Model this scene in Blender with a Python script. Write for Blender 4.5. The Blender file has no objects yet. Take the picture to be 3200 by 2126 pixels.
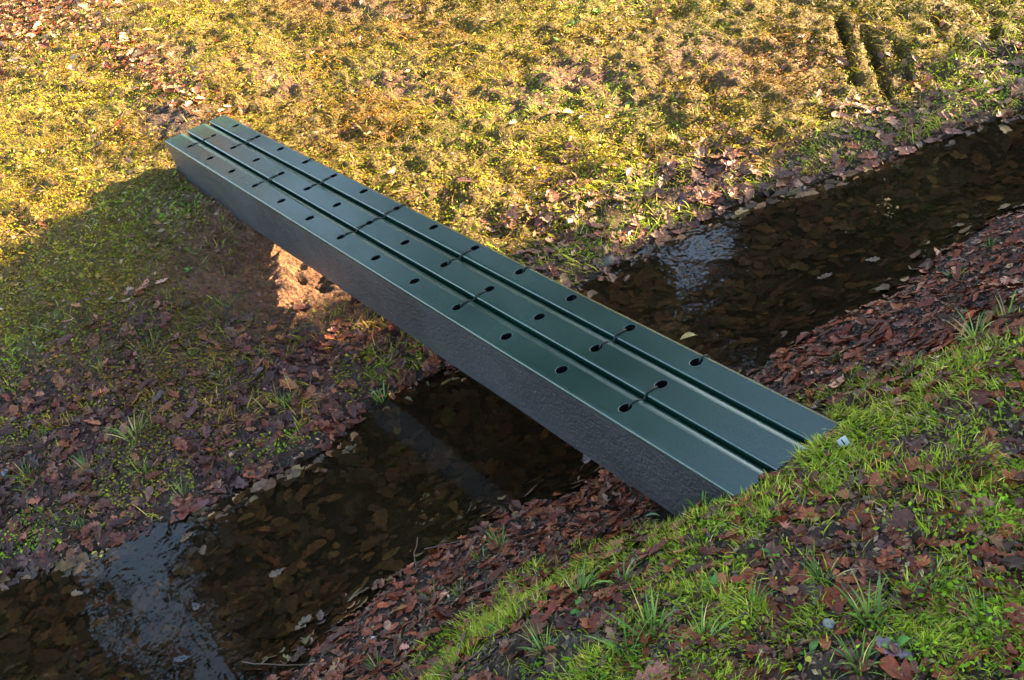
import bpy, bmesh, math, random
import numpy as np
from mathutils import Matrix, Vector

rng = np.random.default_rng(7)
random.seed(7)
scene = bpy.context.scene
COL = scene.collection

# ------------------------------------------------------------------ camera
CAM = np.array([4.971497, -1.150126, 1.618349])
RIGHT = np.array([0.55414446, 0.79866578, -0.23464203])
DOWN = np.array([0.33330018, -0.47117904, -0.81664025])
FWD = np.array([-0.76278103, 0.37433045, -0.5272967])
FPX = 1121.78
cd = bpy.data.cameras.new('camera')
cd.sensor_width = 36.0
cd.lens = FPX / 1024 * 36.0
cd.clip_start = 0.05
cd.clip_end = 500
cam = bpy.data.objects.new('camera', cd)
COL.objects.link(cam)
M = Matrix.Identity(4)
for r in range(3):
    M[r][0] = RIGHT[r]; M[r][1] = -DOWN[r]; M[r][2] = -FWD[r]; M[r][3] = CAM[r]
cam.matrix_world = M
scene.camera = cam

# ------------------------------------------------------------------ sky, sun, exposure
SUN_AZ = np.array([0.32, 1.0]); SUN_AZ /= np.linalg.norm(SUN_AZ)
SUN_EL = math.radians(18)
world = bpy.data.worlds.new('World')
scene.world = world
world.use_nodes = True
wn = world.node_tree
sky = wn.nodes.new('ShaderNodeTexSky')
sky.sky_type = 'NISHITA'
sky.sun_disc = False
sky.sun_elevation = SUN_EL
sky.sun_rotation = math.atan2(SUN_AZ[0], SUN_AZ[1])
bg = wn.nodes['Background']
wn.links.new(sky.outputs[0], bg.inputs[0])
bg.inputs[1].default_value = 0.092
sky.dust_density = 1.0
sky.ozone_density = 2.0
sl = bpy.data.lights.new('sun', 'SUN')
sl.energy = 5.0
sl.angle = math.radians(0.6)
sl.color = (1.0, 0.84, 0.60)
sun = bpy.data.objects.new('sun', sl)
COL.objects.link(sun)
sdir = Vector((SUN_AZ[0] * math.cos(SUN_EL), SUN_AZ[1] * math.cos(SUN_EL), math.sin(SUN_EL)))
sun.rotation_euler = (-sdir).to_track_quat('-Z', 'Y').to_euler()
sun.location = sdir * 40
scene.view_settings.view_transform = 'Standard'
scene.view_settings.look = 'None'
scene.view_settings.gamma = 1.0
scene.view_settings.use_curve_mapping = False
scene.view_settings.exposure = 3.8
scene.view_settings.use_white_balance = True      # the photo is balanced for the shade
scene.view_settings.white_balance_temperature = 7700
scene.view_settings.white_balance_tint = 10

# ------------------------------------------------------------------ helpers
def tag(o, label=None, cat=None, group=None, kind=None):
    if label: o['label'] = label
    if cat: o['category'] = cat
    if group: o['group'] = group
    if kind: o['kind'] = kind
    return o

def link(o, parent=None):
    COL.objects.link(o)
    if parent: o.parent = parent
    return o

def mesh_np(name, V, F, mats=(), col=None, smooth=False):
    """V (n,3), F (m,k) with constant k (3 or 4), or list of such arrays"""
    Fs = F if isinstance(F, list) else [F]
    me = bpy.data.meshes.new(name)
    me.vertices.add(len(V))
    me.vertices.foreach_set('co', np.ascontiguousarray(V, np.float32).ravel())
    li = np.concatenate([f.ravel() for f in Fs]).astype(np.int32)
    tot = np.concatenate([np.full(len(f), f.shape[1]) for f in Fs]).astype(np.int32)
    st = np.concatenate([[0], np.cumsum(tot)[:-1]]).astype(np.int32)
    me.loops.add(len(li))
    me.loops.foreach_set('vertex_index', li)
    me.polygons.add(len(tot))
    me.polygons.foreach_set('loop_start', st)
    me.polygons.foreach_set('loop_total', tot)
    me.polygons.foreach_set('use_smooth', np.full(len(tot), smooth))
    if col is not None:
        a = me.color_attributes.new('Col', 'FLOAT_COLOR', 'POINT')
        c = np.ones((len(V), 4), np.float32); c[:, :3] = col
        a.data.foreach_set('color', c.ravel())
    me.update(calc_edges=True)
    me.validate()
    for m in mats: me.materials.append(m)
    return me

def obj_np(name, V, F, mats, parent=None, col=None, smooth=False):
    return link(bpy.data.objects.new(name, mesh_np(name, V, F, mats, col, smooth)), parent)

def hash2(ix, iy, seed):
    h = (ix.astype(np.int64) * 374761393 + iy.astype(np.int64) * 668265263 + seed * 1442695041) & 0xFFFFFFFF
    h = ((h ^ (h >> 13)) * 1274126177) & 0xFFFFFFFF
    h = (h ^ (h >> 16)) & 0xFFFFFF
    return h / float(0xFFFFFF)

def vnoise(x, y, seed=0):
    ix = np.floor(x); iy = np.floor(y); fx = x - ix; fy = y - iy
    ix = ix.astype(np.int64); iy = iy.astype(np.int64)
    fx = fx * fx * (3 - 2 * fx); fy = fy * fy * (3 - 2 * fy)
    a = hash2(ix, iy, seed); b = hash2(ix + 1, iy, seed); c = hash2(ix, iy + 1, seed); d = hash2(ix + 1, iy + 1, seed)
    return (a * (1 - fx) + b * fx) * (1 - fy) + (c * (1 - fx) + d * fx) * fy

def fbm(x, y, sc, oct=4, seed=0):
    v = 0; amp = .5; s = sc; t = 0
    for k in range(oct):
        v = v + amp * vnoise(x * s, y * s, seed + 17 * k); t += amp; amp *= .5; s *= 2.03
    return v / t

def sstep(a, b, x):
    t = np.clip((x - a) / (b - a), 0, 1); return t * t * (3 - 2 * t)

# ------------------------------------------------------------------ terrain functions
WATER_Z = -0.45
DEPTH = 0.09
FY = [-40, -3.0, -1.47, -1.28, -.88, -.42, -.2, .08, .8, 1.06, 1.45, 1.9, 2.3, 2.6, 3.6, 6, 40]
FX = [0.6, 1.25, 1.66, 1.78, 1.89, 1.96, 1.88, 1.93, 1.93, 1.89, 1.96, 2.2, 2.31, 2.4, 2.65, 3.1, 6.0]
NY = [-40, -3.0, -.96, -.62, -.3, .1, .73, 1.06, 1.34, 1.72, 2.03, 3, 6, 40]
NX = [1.9, 2.55, 2.75, 2.70, 2.71, 2.80, 2.81, 2.83, 2.85, 2.85, 2.90, 3.2, 3.9, 7.0]
FU = [-60, -30, -8, -5, -3, -2.1, -1.6, -1.1, -.6, -.15, 0, .15, .45]
FZ = [1.6, .9, .28, .06, -.08, -.15, -.18, -.225, -.31, -.40, WATER_Z, WATER_Z - .05, WATER_Z - DEPTH]
NV = [-.45, -.15, 0, .2, .5, .62, .78, .95, 1.4, 2.2, 30, 60]
NZ = [WATER_Z - DEPTH, WATER_Z - .05, WATER_Z, -.375, -.235, -.14, -.03, .035, .075, .10, .3, .5]

def xf(y): return np.interp(y, FY, FX) + .07 * (fbm(y, y * 0 + 3.3, 2.1, 3, 5) - .5)
def xn(y): return np.interp(y, NY, NX) + .07 * (fbm(y, y * 0 + 9.1, 2.3, 3, 6) - .5)

RILLS = [(1.36, 2.70, 1.79, 2.29, .017, .095), (1.53, 2.67, 1.96, 2.30, .018, .10), (1.76, 2.61, 1.97, 2.44, .016, .08), (1.73, 2.91, 1.86, 2.76, .015, .07), (1.94, 3.0, 2.03, 2.91, .016, .07)]

def height0(x, y):
    u = x - xf(y); v = x - xn(y)
    hf = np.interp(u, FU, FZ); hn = np.interp(v, NV, NZ)
    mid = .5 * (xf(y) + xn(y))
    return np.where(x < mid, hf, hn)

def height(x, y):
    x = np.asarray(x, float); y = np.asarray(y, float)
    z = height0(x, y)
    u = x - xf(y); v = x - xn(y)
    dry = np.clip(np.maximum(-u, v) / .25, 0, 1)
    n1 = fbm(x, y, 1.7, 4, 11) - .5
    n2 = fbm(x, y, 9, 4, 23) - .5
    amp = .35 + .65 * dry
    n3 = fbm(x, y, 26, 3, 29) - .5
    hum = np.clip(1 - np.abs(fbm(x, y, 14, 2, 37) - .5) * 5, 0, 1)
    z = z + amp * (.06 * n1 * np.clip(dry, 0.1, 1) + .06 * n2) + dry * (.040 * n3 - .014 * hum)
    # trampled, flatter ground in front of the near end and bridge seat
    rb = np.exp(-(((x + .05) / .4) ** 2 + ((y - .11) / .3) ** 2))
    z = z - rb * .03
    z = z - .10 * np.exp(-(((x - .98) / .48) ** 2 + ((y - .02) / .42) ** 2) ** 1.5)  # hollow shaped to let the low sun in under the bridge
    seat = np.interp(x, [3.3, 3.50, 3.553, 3.60, 3.75, 4.1], [-.6, -.035, -.004, .012, .028, -.2]) + .012 * n2
    z = np.where((y > -.22) & (y < .45), np.maximum(z, seat - .3 * (1 - sstep(-.22, -.06, y) * sstep(.45, .3, y))), z)
    for (ax, ay, bx, by, w, d) in RILLS:
        t = np.clip(((x - ax) * (bx - ax) + (y - ay) * (by - ay)) / ((bx - ax) ** 2 + (by - ay) ** 2), 0, 1)
        dist = np.hypot(x - ax - t * (bx - ax), y - ay - t * (by - ay))
        z = z - d * np.exp(-(dist / w) ** 2) * np.clip(1.7 * vnoise(x * 7, y * 7, 31) - .1, 0, 1.1)
    return z

def normal_at(x, y, e=.02):
    dx = (height(x + e, y) - height(x - e, y)) / (2 * e)
    dy = (height(x, y + e) - height(x, y - e)) / (2 * e)
    n = np.stack([-dx, -dy, np.ones_like(dx)], -1)
    return n / np.linalg.norm(n, axis=-1, keepdims=True)

def project(P):
    d = P - CAM
    zc = d @ FWD
    return d @ RIGHT / zc * FPX + 512, d @ DOWN / zc * FPX + 340, zc

# masks ------------------------------------------------------------
def blob(x, y, cx, cy, rx, ry):
    return np.exp(-(((x - cx) / rx) ** 2 + ((y - cy) / ry) ** 2) ** 1.5)

def m_soil(x, y):
    """bare earth patches"""
    w = (fbm(x, y, 5, 3, 41) - .5)
    m = blob(x, y, 1.02, -.02, .52, .46) * 1.05
    m = np.maximum(m, blob(x, y, .35, -.12, .45, .25) * .8)
    m = np.maximum(m, blob(x, y, -.75, .12, .38, .14) * 1.1)
    m = np.maximum(m, blob(x, y, .15, 1.1, .45, .10) * .75)
    m = np.maximum(m, blob(x, y, .75, 1.62, .35, .16) * .8)
    m = np.maximum(m, blob(x, y, .65, 1.35, .3, .1) * .6)
    m = np.maximum(m, blob(x, y, -.9, .75, .5, .10) * .6)
    m = np.maximum(m, blob(x, y, 3.78, .15, .16, .18) * .55)
    m = np.maximum(m, blob(x, y, 3.72, .55, .10, .22) * .5)
    m = np.maximum(m, blob(x, y, -1.9, .55, .7, .12) * .55)
    m = np.maximum(m, blob(x, y, .1, 2.4, .5, .2) * .55)
    m = np.maximum(m, blob(x, y, -1.6, 1.6, .7, .2) * .5)
    m = np.maximum(m, blob(x, y, 1.1, 2.1, .3, .2) * .5)
    return np.clip(m + w * .9 * (m > .05), 0, 1)

def m_litter(x, y):
    """fallen leaf cover 0..1"""
    u = x - xf(y); v = x - xn(y)
    w = fbm(x, y, 3.2, 4, 51) - .5
    reach = np.interp(y, [-2, -.9, 0, .5, 2, 3, 5], [1.75, 1.6, .95, .62, .56, .50, .50])
    far = (u < 0) * sstep(reach * 1.15, reach * .30, -u + w * .8) * np.clip(.35 + 2.6 * (fbm(x, y, 7, 3, 53) - .28), .12, 1)
    near = (v > 0) * (sstep(.72, .35, v + w * .35) + (v > .4) * np.clip(.72 - w * 1.6, .3, 1))
    bed = ((u >= 0) & (v <= 0)) * .85
    band = blob(x, y, -1.6, .35, 1.0, .13) * 1.0
    top = sstep(-2.0, -3.4, x) * .95 * sstep(.9, .3, y) * (.3 + 1.4 * np.clip(w + .5, 0, 1))
    m = np.maximum.reduce([far, np.clip(near, 0, 1), bed, band, top, .03 + .12 * np.clip((fbm(x, y, 2.2, 3, 57) - .5) * 3, 0, 1)])
    return m * (1 - .7 * blob(x, y, 1.0, .0, .4, .4))

def m_moss(x, y):
    u = x - xf(y)
    w = fbm(x, y, 4, 4, 61) - .5
    reach = np.interp(y, [-2, -.9, 0, .5, 2, 3, 5], [1.15, 1.05, .65, .38, .30, .25, .3])
    return sstep(reach * .5, reach * 1.5, -u + w * .7) * (1 - np.clip(m_soil(x, y) * 1.15, 0, 1))

def m_grass(x, y):
    v = x - xn(y)
    w = fbm(x, y, 3.4, 4, 71) - .5
    return sstep(.34, .95, v + w * .9) * np.clip(.40 + w * 4.6 + 1.4 * (fbm(x, y, 11, 2, 73) - .5), 0.04, 1) * (1 - .8 * m_soil(x, y))

# ------------------------------------------------------------------ materials
def new_mat(name):
    m = bpy.data.materials.new(name); m.use_nodes = True
    nt = m.node_tree
    return m, nt, nt.nodes['Principled BSDF'], nt.nodes['Material Output']

def noise_node(nt, scale, detail=4, rough=.6, vec=None):
    n = nt.nodes.new('ShaderNodeTexNoise'); n.inputs['Scale'].default_value = scale
    n.inputs['Detail'].default_value = detail; n.inputs['Roughness'].default_value = rough
    if vec is not None: nt.links.new(vec, n.inputs['Vector'])
    return n

def ramp(nt, src, stops):
    r = nt.nodes.new('ShaderNodeValToRGB')
    e = r.color_ramp.elements
    while len(e) < len(stops): e.new(.5)
    for k, (p, c) in enumerate(stops):
        e[k].position = p; e[k].color = (*c, 1) if len(c) == 3 else c
    nt.links.new(src, r.inputs[0]); return r

def mulcol(nt, a, b, fac=1.0, mode='MULTIPLY'):
    m = nt.nodes.new('ShaderNodeMix'); m.data_type = 'RGBA'; m.blend_type = mode
    m.inputs[0].default_value = fac
    nt.links.new(a, m.inputs[6]); nt.links.new(b, m.inputs[7]); return m.outputs[2]

def leafy(name, source='attr', rough=.5, spec=.4, trans=.2, nscale=60, contrast=.5, bump=.0):
    """plant tissue: colour per piece, blotches, a little light through it"""
    m, nt, bs, out = new_mat(name)
    if source == 'attr':
        a = nt.nodes.new('ShaderNodeAttribute'); a.attribute_name = 'Col'; c = a.outputs['Color']
    else:
        a = nt.nodes.new('ShaderNodeObjectInfo'); c = a.outputs['Color']
    tc = nt.nodes.new('ShaderNodeTexCoord')
    geo = nt.nodes.new('ShaderNodeNewGeometry')
    n = noise_node(nt, nscale, 3, .6, geo.outputs['Position'])
    lo = 1 - contrast
    rp = ramp(nt, n.outputs['Fac'], [(.3, (lo, lo, lo)), (.7, (1.15, 1.1, 1.05))])
    c2 = mulcol(nt, c, rp.outputs[0])
    nt.links.new(c2, bs.inputs['Base Color'])
    bs.inputs['Roughness'].default_value = rough
    bs.inputs['Specular IOR Level'].default_value = spec
    if bump:
        b = nt.nodes.new('ShaderNodeBump'); b.inputs['Strength'].default_value = bump; b.inputs['Distance'].default_value = .004
        nt.links.new(n.outputs['Fac'], b.inputs['Height']); nt.links.new(b.outputs[0], bs.inputs['Normal'])
    if trans:
        t = nt.nodes.new('ShaderNodeBsdfTranslucent'); nt.links.new(c2, t.inputs[0])
        mx = nt.nodes.new('ShaderNodeMixShader'); mx.inputs[0].default_value = trans
        nt.links.new(bs.outputs[0], mx.inputs[1]); nt.links.new(t.outputs[0], mx.inputs[2])
        nt.links.new(mx.outputs[0], out.inputs[0])
    return m

M_LEAF = leafy('fallen_leaf_tissue', 'attr', .45, .22, .08, 70, .45, .5)
M_LEAFO = leafy('single_leaf_tissue', 'object', .43, .26, .08, 70, .45, .5)
M_WETLEAF = leafy('drowned_leaf_tissue', 'attr', .6, .2, 0, 60, .5)
M_MOSS = leafy('moss_tissue', 'attr', .8, .1, .18, 25, .35)
M_GRASS = leafy('grass_tissue', 'attr', .5, .18, .28, 40, .25)
M_CROWN = leafy('evergreen_foliage', 'attr', .5, .4, .15, 5, .4)

def soil_mat():
    m, nt, bs, out = new_mat('earth')
    a = nt.nodes.new('ShaderNodeAttribute'); a.attribute_name = 'Col'
    geo = nt.nodes.new('ShaderNodeNewGeometry')
    n1 = noise_node(nt, 38, 6, .7, geo.outputs['Position'])
    n2 = noise_node(nt, 190, 4, .7, geo.outputs['Position'])
    vor = nt.nodes.new('ShaderNodeTexVoronoi'); vor.inputs['Scale'].default_value = 55
    nt.links.new(geo.outputs['Position'], vor.inputs['Vector'])
    r1 = ramp(nt, n1.outputs['Fac'], [(.3, (.45, .42, .40)), (.7, (1.35, 1.3, 1.25))])
    r2 = ramp(nt, n2.outputs['Fac'], [(.35, (.6, .6, .6)), (.65, (1.25, 1.22, 1.2))])
    c = mulcol(nt, a.outputs['Color'], r1.outputs[0]); c = mulcol(nt, c, r2.outputs[0])
    nt.links.new(c, bs.inputs['Base Color'])
    bs.inputs['Roughness'].default_value = .8; bs.inputs['Specular IOR Level'].default_value = .25
    ad = nt.nodes.new('ShaderNodeMath'); ad.operation = 'MULTIPLY_ADD'
    nt.links.new(n1.outputs['Fac'], ad.inputs[0]); ad.inputs[1].default_value = 2.0; nt.links.new(vor.outputs['Distance'], ad.inputs[2])
    ad2 = nt.nodes.new('ShaderNodeMath'); ad2.operation = 'MULTIPLY_ADD'
    nt.links.new(n2.outputs['Fac'], ad2.inputs[0]); ad2.inputs[1].default_value = .6; nt.links.new(ad.outputs[0], ad2.inputs[2])
    b = nt.nodes.new('ShaderNodeBump'); b.inputs['Strength'].default_value = 1.0; b.inputs['Distance'].default_value = .022
    nt.links.new(ad2.outputs[0], b.inputs['Height']); nt.links.new(b.outputs[0], bs.inputs['Normal'])
    return m
M_SOIL = soil_mat()

def water_mat():
    m, nt, bs, out = new_mat('brook_water')
    nt.nodes.remove(bs)
    geo = nt.nodes.new('ShaderNodeNewGeometry')
    n = noise_node(nt, 7, 3, .55, geo.outputs['Position'])
    b = nt.nodes.new('ShaderNodeBump'); b.inputs['Strength'].default_value = .07; b.inputs['Distance'].default_value = .03
    nt.links.new(n.outputs['Fac'], b.inputs['Height'])
    fr = nt.nodes.new('ShaderNodeFresnel'); fr.inputs['IOR'].default_value = 1.33
    nt.links.new(b.outputs[0], fr.inputs['Normal'])
    tr = nt.nodes.new('ShaderNodeBsdfTransparent'); tr.inputs[0].default_value = (.66, .56, .44, 1)
    gl = nt.nodes.new('ShaderNodeBsdfGlossy'); gl.inputs['Roughness'].default_value = .02
    nt.links.new(b.outputs[0], gl.inputs['Normal'])
    mx = nt.nodes.new('ShaderNodeMixShader')
    df = nt.nodes.new('ShaderNodeBsdfDiffuse')
    mn = noise_node(nt, 5, 4, .6, geo.outputs['Position'])
    mr = ramp(nt, mn.outputs['Fac'], [(.3, (.032, .021, .011)), (.7, (.062, .040, .021))])
    nt.links.new(mr.outputs[0], df.inputs[0])
    mm = nt.nodes.new('ShaderNodeMixShader'); mm.inputs[0].default_value = .12
    nt.links.new(tr.outputs[0], mm.inputs[1]); nt.links.new(df.outputs[0], mm.inputs[2])
    nt.links.new(fr.outputs[0], mx.inputs[0]); nt.links.new(mm.outputs[0], mx.inputs[1]); nt.links.new(gl.outputs[0], mx.inputs[2])
    nt.links.new(mx.outputs[0], out.inputs[0])
    return m
M_WATER = water_mat()

def plastic(name, base, rough, spec, grain, bump, streak=True, coat=0):
    m, nt, bs, out = new_mat(name)
    geo = nt.nodes.new('ShaderNodeTexCoord')
    mp = nt.nodes.new('ShaderNodeMapping'); mp.inputs['Scale'].default_value = (1, 14, 14) if streak else (1, 1, 1)
    nt.links.new(geo.outputs['Object'], mp.inputs[0])
    n = noise_node(nt, 9, 5, .65, mp.outputs[0])
    g = noise_node(nt, grain, 4, .7, geo.outputs['Object'])
    big = noise_node(nt, 2.2, 4, .6, geo.outputs['Object'])
    r = ramp(nt, n.outputs['Fac'], [(.3, tuple(x * .8 for x in base)), (.7, tuple(min(1, x * 1.25) for x in base))])
    r2 = ramp(nt, big.outputs['Fac'], [(.35, (.85, .85, .85)), (.7, (1.15, 1.15, 1.15))])
    col_ = mulcol(nt, r.outputs[0], r2.outputs[0])
    dn = noise_node(nt, 26, 6, .75, geo.outputs['Object'])
    dr = ramp(nt, dn.outputs['Fac'], [(.60, (0, 0, 0)), (.78, (.3, .3, .3))])
    dmx = nt.nodes.new('ShaderNodeMix'); dmx.data_type = 'RGBA'; dmx.inputs[7].default_value = (.055, .045, .032, 1)
    nt.links.new(dr.outputs[0], dmx.inputs[0]); nt.links.new(col_, dmx.inputs[6])
    nt.links.new(dmx.outputs[2], bs.inputs['Base Color'])
    rr = nt.nodes.new('ShaderNodeMapRange'); rr.inputs[3].default_value = rough - .07; rr.inputs[4].default_value = rough + .09
    rr.inputs[1].default_value = .3; rr.inputs[2].default_value = .7
    nt.links.new(big.outputs['Fac'], rr.inputs[0]); nt.links.new(rr.outputs[0], bs.inputs['Roughness'])
    bs.inputs['Specular IOR Level'].default_value = spec
    bs.inputs['Coat Weight'].default_value = coat
    bs.inputs['Coat Roughness'].default_value = .25
    ad = nt.nodes.new('ShaderNodeMath'); ad.operation = 'MULTIPLY_ADD'
    nt.links.new(g.outputs['Fac'], ad.inputs[0]); ad.inputs[1].default_value = .8; nt.links.new(n.outputs['Fac'], ad.inputs[2])
    b = nt.nodes.new('ShaderNodeBump'); b.inputs['Strength'].default_value = bump; b.inputs['Distance'].default_value = .003 if streak else .006
    nt.links.new(ad.outputs[0], b.inputs['Height']); nt.links.new(b.outputs[0], bs.inputs['Normal'])
    return m
M_GREEN = plastic('green_plank_plastic', (.0027, .022, .014), .225, .68, 160, .14)
M_SIDE = plastic('black_grained_plastic', (.006, .007, .012), .42, .75, 100, 1.1, False)
M_RECESS_SHADE = plastic('recess_shade_black', (.003, .003, .003), .8, .05, 150, .3, False)  # near-black: the shade inside holes and hollow is put into the colour
M_WIRE = plastic('tie_wire_steel', (.006, .006, .006), .55, .35, 300, .2, False)

def plain(name, base, rough=.6, spec=.4, nscale=40, contrast=.3, bump=.3):
    m, nt, bs, out = new_mat(name)
    tc = nt.nodes.new('ShaderNodeTexCoord')
    n = noise_node(nt, nscale, 5, .65, tc.outputs['Object'])
    r = ramp(nt, n.outputs['Fac'], [(.3, tuple(x * (1 - contrast) for x in base)), (.7, tuple(min(1, x * (1 + contrast)) for x in base))])
    nt.links.new(r.outputs[0], bs.inputs['Base Color'])
    bs.inputs['Roughness'].default_value = rough; bs.inputs['Specular IOR Level'].default_value = spec
    b = nt.nodes.new('ShaderNodeBump'); b.inputs['Strength'].default_value = bump; b.inputs['Distance'].default_value = .004
    nt.links.new(n.outputs['Fac'], b.inputs['Height']); nt.links.new(b.outputs[0], bs.inputs['Normal'])
    return m
M_BARK = plain('bark', (.08, .055, .04), .85, .2, 30, .4, .8)
M_TWIG = plain('twig_bark', (.085, .050, .032), .7, .3, 60, .35, .5)
M_STONE = plain('stone', (.085, .070, .058), .75, .3, 25, .35, .6)
M_PALE = plain('pale_pebble', (.19, .18, .17), .6, .4, 60, .2, .3)
M_TAG = plain('white_tag_plastic', (.30, .30, .29), .5, .5, 30, .08, .1)
M_ACORN = plain('acorn_shell', (.30, .16, .07), .35, .5, 30, .2, .1)

# ------------------------------------------------------------------ ground (one sheet)
def graded(lo, hi, step, far_lo, far_hi, g=1.16):
    c = list(np.arange(lo, hi + 1e-6, step))
    s = step; x = lo
    while x > far_lo: s *= g; x -= s; c.insert(0, x)
    s = step; x = hi
    while x < far_hi: s *= g; x += s; c.append(x)
    return np.array(c)

gx = graded(-2.6, 4.7, .0155, -90, 60)
gy = graded(-1.75, 4.3, .0155, -70, 80)
GX, GY = np.meshgrid(gx, gy, indexing='ij')
fx_, fy_ = GX.ravel(), GY.ravel()
gz = height(fx_, fy_)
nx_, ny_ = len(gx), len(gy)
idx = np.arange(nx_ * ny_).reshape(nx_, ny_)
quads = np.stack([idx[:-1, :-1], idx[1:, :-1], idx[1:, 1:], idx[:-1, 1:]], -1).reshape(-1, 4)

def mixc(a, b, t): return a * (1 - t[:, None]) + b * t[:, None]
C = np.array
soil_lo = C([.12, .054, .027]); soil_hi = C([.23, .108, .055])
ws = fbm(fx_, fy_, 2.3, 4, 81)
base = mixc(np.tile(C([.10, .060, .038]), (len(fx_), 1)), C([.14, .094, .014]), m_moss(fx_, fy_) * .9)
base = mixc(base, C([.058, .032, .022]), m_litter(fx_, fy_) * .9)
base = mixc(base, C([.070, .075, .020]), m_grass(fx_, fy_) * .8)
sc_ = soil_lo + (soil_hi - soil_lo) * np.clip((ws - .25) * 2, 0, 1)[:, None]
base = mixc(base, C([1, 1, 1]) * 0 + C([.20, .105, .065]), np.clip(m_soil(fx_, fy_), 0, 1) * .0)
s_ = np.clip(m_soil(fx_, fy_), 0, 1)[:, None]
base = base * (1 - s_) + sc_ * s_
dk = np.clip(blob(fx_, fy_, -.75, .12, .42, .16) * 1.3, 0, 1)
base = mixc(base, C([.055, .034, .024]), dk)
uu = fx_ - xf(fy_); vv = fx_ - xn(fy_)
bedm = ((uu > -.03) & (vv < .03)).astype(float)
base = mixc(base, C([.040, .028, .018]), bedm)
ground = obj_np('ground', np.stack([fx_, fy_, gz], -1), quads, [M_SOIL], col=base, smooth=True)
tag(ground, kind='structure')

GZ = gz.reshape(nx_, ny_)
def height(x, y):
    """height of the finished sheet (bilinear between its vertices)"""
    x = np.asarray(x, float); y = np.asarray(y, float)
    i = np.clip(np.searchsorted(gx, x) - 1, 0, nx_ - 2); j = np.clip(np.searchsorted(gy, y) - 1, 0, ny_ - 2)
    tx = (x - gx[i]) / (gx[i + 1] - gx[i]); ty = (y - gy[j]) / (gy[j + 1] - gy[j])
    return (GZ[i, j] * (1 - tx) + GZ[i + 1, j] * tx) * (1 - ty) + (GZ[i, j + 1] * (1 - tx) + GZ[i + 1, j + 1] * tx) * ty

# ------------------------------------------------------------------ water
wy = np.concatenate([np.linspace(-40, -3, 12), np.linspace(-2.8, 6, 60), np.linspace(7, 40, 12)])
wv = []
for y in wy:
    wv += [(float(xf(np.array(y))) - .35, y, WATER_Z), (float(xn(np.array(y))) + .35, y, WATER_Z)]
wf = np.array([[2 * k, 2 * k + 1, 2 * k + 3, 2 * k + 2] for k in range(len(wy) - 1)])
brook = obj_np('brook_water', np.array(wv), wf, [M_WATER], smooth=True)
tag(brook, kind='structure')

# ------------------------------------------------------------------ footbridge
BX0, BX1 = -.222, 3.552
BY0, BY1 = -.052, .272
S = .26; PW = .11544
bridge = link(bpy.data.objects.new('footbridge', None))
bridge.empty_display_size = .3
tag(bridge, 'narrow dark green plank footbridge with rows of holes spanning the brook', 'footbridge')

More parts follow.
